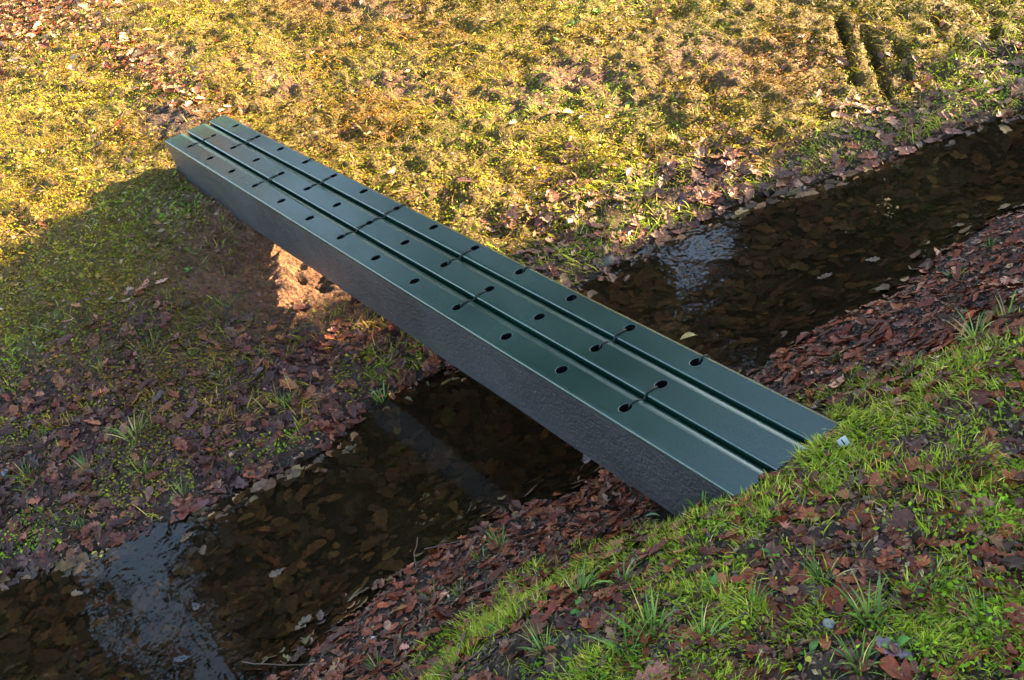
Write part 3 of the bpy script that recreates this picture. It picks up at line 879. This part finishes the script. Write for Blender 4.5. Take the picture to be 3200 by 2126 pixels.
# green weed under the water upstream
wx, wyy = sample(4200, lambda x, y: ((x > xf(y) + .05) & (x < xn(y) - .1)) * np.clip((fbm(x, y, 4, 3, 111) - .42) * 5, 0, 1) * sstep(1.1, 1.9, y), falloff=0)
n = len(wx)
V, F, Cc = blades(wx, wyy, height(wx, wyy), rng.uniform(.03, .07, n), rng.uniform(.003, .007, n), rng.normal(-1.4, .6, n), np.full(n, .9), rng.uniform(.1, .6, n),
                  pal(n, [(.05, .12, .02), (.08, .16, .03), (.04, .08, .02)], [2, 1, 2]))
V[:, 2] = np.minimum(V[:, 2], WATER_Z - .006)
o = obj_np('water_weed', V, F, [M_GRASS], col=Cc)
tag(o, 'dark green weed growing under the water upstream of the bridge', 'water weed', kind='stuff')

# ------------------------------------------------------------------ single things on the banks
def spot(vx, vy):
    """ground point seen at a place of the 2360 px wide photo view"""
    u = (vx * 1024 / 2360 - 512) / FPX; v = (vy * 1024 / 2360 - 340) / FPX
    d = RIGHT * u + DOWN * v + FWD
    t = np.arange(.8, 14, .006)
    P = CAM[None] + t[:, None] * d[None]
    h = np.maximum(height0(P[:, 0], P[:, 1]), WATER_Z)
    k = int(np.argmax(P[:, 2] < h))
    p = P[k]
    return float(p[0]), float(p[1]), float(height(np.array(p[0]), np.array(p[1])))

# grass tufts: each a thing of its own, made of separate blades in one mesh
TUFTS = [ # view x, y, size, yellowness, words
 (310, 1010, .115, .5, 'tall pale green grass tuft among dark leaves low on the left bank'),
 (330, 1085, .085, .2, 'dark green grass tuft just below the tallest tuft of the left bank'),
 (880, 925, .085, .1, 'thick green grass tuft at the waterline left of the bridge'),
 (660, 930, .07, .2, 'green grass tuft hanging over red leaves left of the bridge'),
 (420, 1140, .07, .2, 'green grass tuft at the water edge of the left bank'),
 (200, 1070, .08, .25, 'leaning grass tuft on the left bank behind the water edge'),
 (60, 1100, .08, .3, 'spreading grass tuft near the left border of the photo'),
 (100, 1010, .06, .3, 'small grass tuft above the leaves near the left border'),
 (500, 850, .06, .3, 'wispy grass tuft amid brown leaves halfway down the left bank'),
 (440, 820, .055, .4, 'yellowish grass tuft halfway down the left bank'),
 (330, 790, .05, .3, 'thin grass tuft in the shade of the left bank'),
 (230, 850, .055, .35, 'low grass tuft between purple leaves on the left bank'),
 (130, 1240, .04, .1, 'tiny grass tuft in wet leaves at the left water edge'),
 (185, 1215, .05, .1, 'bright green sprout in wet leaves at the left water edge'),
 (840, 790, .06, .3, 'green grass tuft under the middle of the bridge'),
 (870, 870, .06, .15, 'bright grass tuft between the bridge and the waterline'),
 (240, 490, .06, .6, 'yellow grass tuft at the edge of the bridge shadow'),
 (215, 530, .055, .6, 'dry grass tuft in the bridge shadow on the left bank'),
 (1150, 1255, .075, .1, 'bright green grass tuft in red leaves of the near bank'),
 (1110, 1290, .06, .2, 'pale grass tuft beside the bright tuft of the near bank'),
 (990, 1370, .05, .3, 'small grass tuft in red leaves near the water'),
 (1060, 1375, .05, .1, 'little green sprout in the red leaves of the near bank'),
 (1330, 1360, .085, .1, 'large bushy grass tuft at the upper edge of the near grass'),
 (1430, 1330, .08, .1, 'bushy grass tuft below the large pale leaf'),
 (1620, 1195, .075, .05, 'dense bright tuft against the near end of the black beam'),
 (1680, 1165, .06, .1, 'fine tuft at the near corner of the bridge'),
 (1480, 1230, .055, .1, 'small tuft beside the foot of the black beam'),
 (1500, 1440, .10, .1, 'long bladed grass tuft at the bottom of the photo'),
 (1440, 1490, .085, .05, 'broad bladed tuft with a paler blade in the near grass'),
 (1620, 1470, .085, .1, 'upright tuft in the middle of the near grass'),
 (1730, 1400, .075, .15, 'tuft between red leaves below the bridge end'),
 (1900, 1330, .075, .15, 'tuft in the trampled grass right of the bridge end'),
 (2010, 1430, .10, .05, 'broad bluish tuft with one long white edged blade'),
 (1980, 1530, .08, .1, 'dark leafy tuft near the bottom border'),
 (2150, 1340, .07, .15, 'spiky tuft far right in the near grass'),
 (2260, 1420, .07, .2, 'feathery tuft close to the right border'),
 (1040, 1545, .07, .1, 'bright tuft at the bottom border left of centre'),
 (870, 1535, .06, .2, 'small spiky tuft at the bottom border beside the red leaves'),
 (1250, 1500, .075, .15, 'tuft with long blades near the bottom border'),
 (1980, 940, .07, .2, 'tuft at the far right corner of the deck end'),
 (2100, 870, .08, .1, 'thick grass clump right of the deck end'),
 (2250, 790, .09, .1, 'tall grass clump on the near bank by the right border'),
 (2320, 740, .08, .15, 'grass clump at the right border above the red leaves'),
 (1890, 1010, .06, .15, 'fine grass along the end of the deck'),
 (1790, 1090, .06, .15, 'short grass leaning on the end of the deck'),
 (1930, 825, .045, .1, 'little green sprout in dark litter right of the bridge'),
 (2210, 630, .045, .05, 'bright sprout in the wet litter near the right border'),
 (2280, 570, .05, .05, 'green sprout at the upstream water edge'),
 (1440, 600, .05, .6, 'bleached tuft on the far water edge behind the deck'),
 (1640, 440, .05, .2, 'fresh green tuft on the far bank above the water'),
 (1750, 430, .045, .1, 'small green tuft in pink leaves of the far bank'),
 (1520, 630, .05, .3, 'single bent grass sprig standing in the water'),
 (1380, 330, .07, .8, 'golden grass tuft on the sunlit far bank'),
 (1230, 260, .07, .8, 'straw coloured tuft in the middle of the sunlit bank'),
 (1600, 260, .07, .9, 'long straw tuft leaning down the sunlit bank'),
 (1500, 420, .07, .8, 'drooping straw tuft above the pink leaves'),
 (1560, 330, .065, .85, 'dry tuft next to the leaning straw tuft'),
 (1000, 330, .06, .85, 'dry grass tuft behind the middle of the bridge'),
 (840, 300, .06, .9, 'dry curled tuft behind the far third of the bridge'),
 (640, 200, .06, .7, 'tuft beyond the far end of the bridge'),
 (200, 40, .08, .1, 'bright green tuft among leaves in the top left corner'),
 (100, 60, .07, .3, 'dull green tuft in the top left corner'),
 (900, 50, .06, .6, 'yellow green tuft at the top of the photo'),
 (1880, 240, .06, .1, 'fresh green tuft below the dark hollows'),
]
def tuft_mesh(size, yel, dense=1.0):
    n = int(rng.integers(16, 30) * dense)
    r = size * .22 * np.sqrt(rng.random(n)); a = rng.uniform(0, 6.28, n)
    L = size * rng.uniform(.45, 1.1, n)
    g = pal(n, [(.09, .19, .035), (.14, .24, .05), (.07, .14, .03)], [3, 2, 2], .2)
    yl = pal(n, [(.40, .31, .10), (.30, .28, .07), (.46, .36, .18)], [2, 2, 1], .2)
    c = np.where((rng.random(n) < yel)[:, None], yl, g)
    return blades(r * np.cos(a), r * np.sin(a), np.full(n, -.006), L, np.clip(size * .05, .0025, .0055) * rng.uniform(.6, 1.3, n),
                  a + rng.normal(0, .5, n), np.abs(rng.normal(.35, .25, n)), rng.uniform(.2, 1.5, n), c, 4)
for (vx, vy, sz, yl, lab) in TUFTS:
    p = spot(vx, vy)
    V, F, Cc = tuft_mesh(sz, yl)
    o = obj_np('grass_tuft', V, F, [M_GRASS], col=Cc)
    o.location = (p[0], p[1], max(p[2], WATER_Z - .03))
    tag(o, lab, 'grass tuft', 'grass tufts on the banks')

# broad leaved weeds: rosettes of leaves, each leaf a part
def broad_leaf_mesh(name, col, wid=.42, fold=.25):
    st = [(0, .03), (.12, .05), (.25, .6), (.45, 1.0), (.65, .95), (.85, .6), (1.0, .03)]
    V, F = [], []
    for k, (t, w) in enumerate(st):
        z = .35 * t - .45 * t * t
        V += [(t, w * wid * .5, z + fold * w * wid * .5), (t, 0, z), (t, -w * wid * .5, z + fold * w * wid * .5)]
    for k in range(len(st) - 1):
        a = 3 * k
        F += [(a, a + 1, a + 4, a + 3), (a + 1, a + 2, a + 5, a + 4)]
    V = np.array(V); c = np.tile(np.array(col), (len(V), 1)); c[1::3] *= 1.25
    return mesh_np(name, V, np.array(F), [M_GRASS], col=c, smooth=True)
BL = [broad_leaf_mesh('broad_leaf_%d' % k, c, w) for k, (c, w) in enumerate([((.07, .19, .04), .42), ((.10, .24, .05), .55), ((.06, .15, .04), .36), ((.16, .26, .06), .5)])]
WEEDS = [
 (1095, 577, .035, 6, 'small bright green weed on the far bank edge behind the deck'),
 (430, 615, .040, 9, 'round dark green weed in the bridge shadow on bare earth'),
 (775, 572, .022, 4, 'tiny pale weed on the lit bare earth below the bridge'),
 (565, 800, .030, 4, 'little yellow leaved seedling on the left bank'),
 (1195, 590, .028, 5, 'clover like weed at the deck edge of the far bank'),
 (95, 815, .040, 7, 'clump of round leaves beside a dark hole on the left bank'),
 (1640, 1340, .045, 7, 'leafy weed in the near grass below the bridge end'),
 (1340, 1390, .045, 7, 'broad leaved weed at the edge of the near grass'),
 (1780, 1280, .035, 6, 'pale leafed weed on trampled soil below the bridge end'),
 (2060, 1480, .050, 8, 'broad leaved weed at the bottom right of the near grass'),
 (2230, 1300, .040, 6, 'round leaved weed by the right border'),
 (1190, 1195, .030, 5, 'small sprig of green leaves at the near water edge'),
 (1130, 1450, .040, 6, 'weed with pointed leaves near the bottom border'),
 (1860, 1480, .040, 7, 'low rosette in the bottom grass right of centre'),
 (2190, 635, .035, 5, 'shiny green weed in wet litter by the right border'),
 (1320, 60, .060, 8, 'pale green herb clump at the top of the sunlit bank'),
 (1380, 30, .060, 8, 'pale herb clump touching the top border'),
 (1290, 100, .050, 7, 'bleached green herbs below the pale clump at the top'),
 (395, 1155, .030, 5, 'green sprig beside the water on the left bank'),
 (975, 1395, .026, 4, 'tiny two leaved seedling in red leaves of the near bank'),
]
for (vx, vy, sz, nl, lab) in WEEDS:
    p = spot(vx, vy)
    e = link(bpy.data.objects.new('leafy_weed', None)); e.empty_display_size = .03
    e.location = (p[0], p[1], max(p[2], WATER_Z) - .002)
    tag(e, lab, 'weed', 'broad leaved weeds on the banks')
    for k in range(nl):
        b = bpy.data.objects.new('leaf', BL[int(rng.integers(0, 4))])
        link(b, e)
        s = sz * random.uniform(.45, .8)
        b.scale = (s, s * random.uniform(.8, 1.2), s)
        b.rotation_euler = (random.uniform(-.3, .3), -random.uniform(.15, .9), k * 2.4 + random.uniform(-.4, .4))

# single odd leaves and scraps
def lone_leaf(vx, vy, size, col, lab, name='broad_leaf', yaw=0, kind=1, z=.012, tilt=(0, 0)):
    p = spot(vx, vy)
    if kind == 1: me = broad_leaf_mesh(name, col, .5, .3)
    else:
        T, Fq = oak(kind); me = mesh_np(name, T, Fq, [M_LEAF], col=np.tile(np.array(col), (len(T), 1)))
    o = link(bpy.data.objects.new(name, me))
    o.location = (p[0], p[1], max(p[2], WATER_Z) + z); o.scale = (size,) * 3
    nn = normal_at(np.array([p[0]]), np.array([p[1]]))[0] if p[2] > WATER_Z else (0, 0, 1)
    q = Vector(nn).to_track_quat('Z', 'Y')
    o.rotation_mode = 'QUATERNION'
    o.rotation_quaternion = q @ Matrix.Rotation(yaw, 3, 'Z').to_quaternion() @ Matrix.Rotation(tilt[0], 3, 'Y').to_quaternion()
    tag(o, lab, 'leaf'); return o
lone_leaf(1528, 1200, .042, (.22, .36, .20), 'pale bluish green leaf at the foot of the black beam', yaw=.6, z=.03)
lone_leaf(8, 1090, .05, (.20, .25, .30), 'pale blue grey leaf at the left border of the photo', yaw=-1.2)
lone_leaf(15, 1320, .055, (.28, .38, .05), 'yellow green leaf at the left border above the water', yaw=1.9)
lone_leaf(1610, 780, .06, (.42, .30, .12), 'tan yellow leaf floating beside the bright reflection behind the deck', yaw=.9)
lone_leaf(1085, 1450, .05, (.34, .35, .38), 'silvery upturned leaf on red leaves of the near bank', yaw=.5)
lone_leaf(868, 1465, .032, (.34, .35, .37), 'small silvery leaf in the red litter near the bottom', yaw=.3)
lone_leaf(2060, 1490, .065, (.15, .11, .14), 'curled lilac grey leaf at the bottom right', name='oak_leaf', kind=77, yaw=1.0)
lone_leaf(1855, 1500, .022, (.42, .33, .05), 'small yellow leaf at the bottom right of centre', yaw=1.0)
for k, (vx, vy, lab) in enumerate([(600, 730, 'small yellow leaf halfway down the left bank'), (215, 1288, 'upper of two small yellow leaves on the wet left edge'), (240, 1292, 'lower of two small yellow leaves on the wet left edge'),
    (575, 1035, 'yellow leaf scrap among purple leaves of the left bank'), (480, 935, 'pale yellow scrap amid grass of the left bank'), (1380, 985, 'tiny yellow leaf at the near water edge'), (900, 920, 'small yellow leaf by the waterline tuft')]):
    lone_leaf(vx, vy, random.uniform(.014, .022), (.42, .38, .06), lab, name='small_leaf', yaw=random.uniform(0, 6))
# leaves afloat on the brook
for k, (vx, vy, sz, col, lab) in enumerate([
    (700, 1440, .07, (.22, .16, .10), 'broad tan leaf afloat near the blue reflection'), (430, 1240, .06, (.20, .12, .06), 'brown lobed leaf afloat at the upper end of the blue reflection'),
    (470, 1270, .055, (.16, .09, .05), 'dark brown leaf afloat above the blue reflection'), (640, 1320, .06, (.18, .12, .08), 'tan leaf afloat right of the blue reflection'),
    (180, 1370, .055, (.25, .15, .08), 'curled tan leaf afloat at the left water edge'), (1700, 1050, .0001, (.1, .1, .1), None),
    (420, 1520, .055, (.10, .11, .13), 'grey leaf afloat on the blue reflection at the bottom'), (450, 1400, .05, (.11, .10, .10), 'greyish leaf afloat in the middle of the blue reflection'),
    (1590, 1010, .06, (.14, .06, .04), 'dark red leaf afloat by the near water edge'), (1350, 1060, .06, (.24, .18, .2), 'mauve lobed leaf afloat near the bridge'),
    (1900, 640, .07, (.2, .11, .06), 'brown leaf afloat in the middle of the upstream water'), (2010, 600, .06, (.26, .16, .10), 'tan leaf afloat at the upstream near edge'),
    (1650, 560, .06, (.18, .09, .05), 'russet leaf afloat in the upstream water'), (740, 1420, .05, (.15, .09, .06), 'brown leaf afloat beside the broad tan one')]):
    if lab: lone_leaf(vx, vy, sz * .85, tuple(c * .6 for c in col), lab, name='oak_leaf', kind=600 + k, yaw=random.uniform(0, 6), z=.001)

# twigs
def twig(vx, vy, ln, yaw, lab, r=.0019):
    p = spot(vx, vy)
    pts = []
    for k in range(6):
        t = k / 5 - .5
        x = p[0] + math.cos(yaw) * ln * t + math.sin(k * 2.1 + yaw) * ln * .03; y = p[1] + math.sin(yaw) * ln * t + math.cos(k * 1.7) * ln * .03
        g = max(float(height(np.array(x), np.array(y))), WATER_Z)
        pts.append([x - p[0], y - p[1], g + .010 + r])
    zb = p[2]
    pts = [(a, b, c - zb) for a, b, c in pts]
    me = tube('twig', pts, r, M_TWIG, False, 5, [1, .95, .9, .8, .7, .5])
    o = link(bpy.data.objects.new('twig', me)); o.location = (p[0], p[1], zb)
    tag(o, lab, 'twig', 'twigs on the ground')
twig(1040, 1260, .16, 1.0, 'thin straight twig at the near water edge')
twig(960, 1290, .14, -.6, 'slanting twig on the red leaves near the water')
twig(640, 1540, .22, .7, 'long twig at the bottom of the red litter')
twig(130, 350, .12, .3, 'thin twig in the sunlit moss at the left')
twig(930, 330, .12, -1.0, 'thin bleached twig behind the bridge on the bank')
twig(470, 500, .10, 1.8, 'pale twig crossing the bridge shadow', .002)
twig(1830, 320, .10, -.5, 'short twig on the right of the sunlit bank')
twig(820, 605, .10, 1.3, 'thin root like twig on the lit bare earth')
twig(1760, 1120, .10, .4, 'pale twig across the end grass', .002)
twig(2080, 1080, .14, -.4, 'twig on trampled ground right of the bridge end')

# pebbles
def pebble(vx, vy, s, mat, lab, name='pebble', flat=.6, cat='pebble'):
    p = spot(vx, vy)
    bm = bmesh.new(); bmesh.ops.create_icosphere(bm, subdivisions=2, radius=1)
    sd = random.random() * 50
    for v in bm.verts:
        q = 1 + .25 * (random.random() - .5) + .2 * math.sin(v.co.x * 2.3 + sd) * math.cos(v.co.y * 2.9 + sd)
        v.co = (v.co.x * s * q * .75, v.co.y * s * q * .6, v.co.z * s * q * flat * .75)
    me = bpy.data.meshes.new(name); bm.to_mesh(me); bm.free()
    for f in me.polygons: f.use_smooth = True
    me.materials.append(mat)
    o = link(bpy.data.objects.new(name, me)); o.location = (p[0], p[1], max(p[2], WATER_Z - .01) + s * flat * .45)
    o.rotation_euler = (0, 0, random.uniform(0, 6))
    tag(o, lab, cat, 'pebbles on the banks' if cat == 'pebble' else None)
pebble(1880, 1370, .011, M_PALE, 'white pebble in the grass below the white tag')
pebble(1910, 1425, .016, M_PALE, 'pale rounded pebble in the grass right of centre')
pebble(2110, 1295, .011, M_PALE, 'white pebble in the grass towards the right border')
pebble(1350, 600, .014, M_STONE, 'brown pebble at the far water edge behind the deck')
pebble(1330, 580, .011, M_STONE, 'grey pebble on the far bank behind the deck')
pebble(1400, 605, .055, M_STONE, 'flat grey brown stone at the far water edge behind the deck', 'stone', .3, 'stone')
for (vx, vy, lab) in [(540, 1058, 'round acorn on dark leaves of the left bank'), (700, 1060, 'acorn near the water on the left bank')]:
    p = spot(vx, vy)
    e = link(bpy.data.objects.new('acorn', None)); e.location = (p[0], p[1], p[2] + .018); e.rotation_euler = (1.3, .2, random.uniform(0, 6)); e.empty_display_size = .02
    tag(e, lab, 'acorn')
    for nm, mt, prof in (('nut', M_ACORN, [(0, -.011), (.0045, -.0095), (.0068, -.004), (.0070, .003), (.006, .008)]), ('cup', M_TWIG, [(.0078, .004), (.0085, .008), (.006, .012), (.0015, .0135), (.001, .018), (0, .018)])):
        V, F = [], []
        for (r, z) in prof:
            for s in range(12): V.append((r * math.cos(s * math.pi / 6), r * math.sin(s * math.pi / 6), z))
        for k in range(len(prof) - 1):
            for s in range(12): F.append((k * 12 + s, k * 12 + (s + 1) % 12, (k + 1) * 12 + (s + 1) % 12, (k + 1) * 12 + s))
        me = bpy.data.meshes.new(nm); me.from_pydata(V, [], F); me.update()
        for f in me.polygons: f.use_smooth = True
        me.materials.append(mt); link(bpy.data.objects.new(nm, me), e)

# small white tag with a dark slot in the grass right of the bridge end
p = spot(1948, 1058)
e = link(bpy.data.objects.new('plastic_tag', None)); e.location = (p[0], p[1], p[2] + .012); e.empty_display_size = .03
e.rotation_euler = (-.55, -.5, .95)
tag(e, 'small white plastic tag with a dark slot in the grass by the deck end', 'tag')
box_obj('plate', -.011, .011, -.0015, .0015, -.010, .011, M_TAG, e, .001)
box_obj('slot', -.0012, .0012, -.0023, -.0016, -.006, .008, M_RECESS_SHADE, e, 0)

# ------------------------------------------------------------------ trees outside the picture: they shade the brook and show in the water
def tree(x, y, h, rad, base, nleaf, leaf, name, label, cat='tree', group=None, sq=1.0, round_=False, shade_cut=False, cols=((.035, .06, .02), (.05, .075, .025), (.03, .045, .02))):
    global rng
    rng = np.random.default_rng(int(abs(x * 131 + y * 17 + h * 7) * 10))
    z0 = float(height(np.array(float(x)), np.array(float(y))))
    e = link(bpy.data.objects.new(name, None)); e.location = (x, y, z0); e.empty_display_size = 1
    tag(e, label, cat, group)
    tube('trunk', [(0, 0, -.2), (.05, .03, h * .2), (-.04, .08, h * .5), (.03, 0, h * .8), (0, 0, h * .95)], h * .03, M_BARK, e, 10, [1.3, 1, .75, .4, .12])
    for k in range(9):
        a = k * 2.4; zz = base + (h - base) * (.08 + .09 * k)
        r = rad * .75 * math.sqrt(max(.1, 1 - ((zz - base) / (h - base)) ** 2))
        tube('limb', [(0, 0, zz), (math.cos(a) * r * .5, math.sin(a) * r * .5, zz + r * .22), (math.cos(a) * r, math.sin(a) * r, zz + r * .3)], h * .011, M_BARK, e, 6, [1, .6, .2])
    # crown: clumps of leaves through the volume
    nc = 90
    t = rng.random(nc) ** .8
    rr = rad * (1 - t ** 2.2) * np.sqrt(rng.random(nc)) * (.75 + .5 * rng.random(nc))
    aa = rng.uniform(0, 6.28, nc)
    cc = np.stack([rr * np.cos(aa), rr * np.sin(aa) * sq, base + (h - base) * t], -1)
    if round_:
        q = rng.normal(0, 1, (nc, 3)); q /= np.linalg.norm(q, axis=1, keepdims=True); q *= (rng.random(nc) ** .4)[:, None]
        cc = q * np.array([rad * .8, rad * .8, (h - base) * .42]) + np.array([0, 0, (h + base) / 2])
    w = rng.integers(0, nc, nleaf)
    P = cc[w] + rng.normal(0, rad * .17, (nleaf, 3)) * np.array([1, max(sq, .5), .8])
    P[:, 2] = np.maximum(P[:, 2], base * (.6 if not shade_cut else .97) + rng.uniform(0, .12, nleaf))
    R = frames(np.tile(np.array([[0, 0, 1.]]), (nleaf, 1)), rng.uniform(0, 6.28, nleaf), np.abs(rng.normal(.8, .4, nleaf)))
    T = np.array([(-.5, 0, 0), (0, -.3, .1), (.5, 0, 0), (0, .3, .1)])
    V, F, Cc = instance(T, np.array([(0, 1, 2), (0, 2, 3)]), P, R, leaf * rng.uniform(.6, 1.3, nleaf), pal(nleaf, cols, [1, 1, 1], .2))
    obj_np('crown', V, F, [M_CROWN], e, col=Cc)
for k, (x, y, h, r) in enumerate([(5.8, 8.0, 6.0, 1.5), (7.8, 8.3, 7.5, 2.1), (10.2, 8.0, 8.0, 2.3), (7.6, 10.6, 8.5, 2.2), (10.2, 11.0, 8.5, 2.4), (13.3, 8.5, 8, 2.4), (4.8, 8.0, 6.4, 1.9)]):
    tree(x, y, h, r, .25 if h != 6.4 else 2.76, 15000 if h != 6.4 else 30000, .20 if h != 6.4 else .26, 'evergreen_tree', 'dark evergreen upstream, out of the frame, ' + ['front left of the clump', 'front, second from left', 'front, third from left', 'back row, left', 'back row, right', 'front right of the clump', 'added flat-crowned to shade the left bank'][k], 'tree', 'evergreen trees upstream that shade the brook', shade_cut=(h == 6.4), sq=1.0 if h != 6.4 else .12)  # last tree is added, its crown flattened and cut to shape the shade
for k, (x, y, h, r, lab) in enumerate([(-10, -4.2, 13, 3.0, 'leftmost tall pine beyond the far bank, out of the frame'), (-10, 2.35, 13.5, 3.0, 'tall pine straight beyond the far end, out of the frame'),
        (-10, 7.5, 13.5, 2.8, 'tall pine right of the middle one, out of the frame'), (-9.5, 13.3, 14, 2.8, 'tall pine far right beyond the bank, out of the frame'), (-9, 18.2, 14, 2.6, 'broad pine far right, out of the frame'), (-13, 6.6, 16, 2.8, 'unseen pine added behind the two middle ones to close their mirrored gap'), (-10, 10.3, 7.4, 1.4, 'short unseen pine added right of the middle to narrow the mirrored sky'), (-9, 24, 14, 2.8, 'rightmost pine beyond the bank, out of the frame')]):  # rear and short pines added to close gaps in the mirrored sky
    tree(x, y, h, r, 5.4 if h > 10 else 3.2, 13000, .32, 'pine_tree', lab, 'tree', 'pines behind the far bank that the water mirrors', round_=True)
for k, (x, y) in enumerate([(-12.5, .8), (-12.5, 3.4), (-12.3, 6.0), (-12, 8.8), (-11.6, 11.5), (-11.5, 14.5)]):  # unseen bushes added to darken what the far deck reflects
    tree(x, y, 5.0, 1.9, .2, 6000, .22, 'bush', 'unseen bush beyond the sunlit bank, added to darken the deck reflection, ' + ['first', 'second', 'third', 'fourth', 'fifth', 'last'][k] + ' from left', 'bush', 'added unseen bushes in a row beyond the far bank', round_=True)
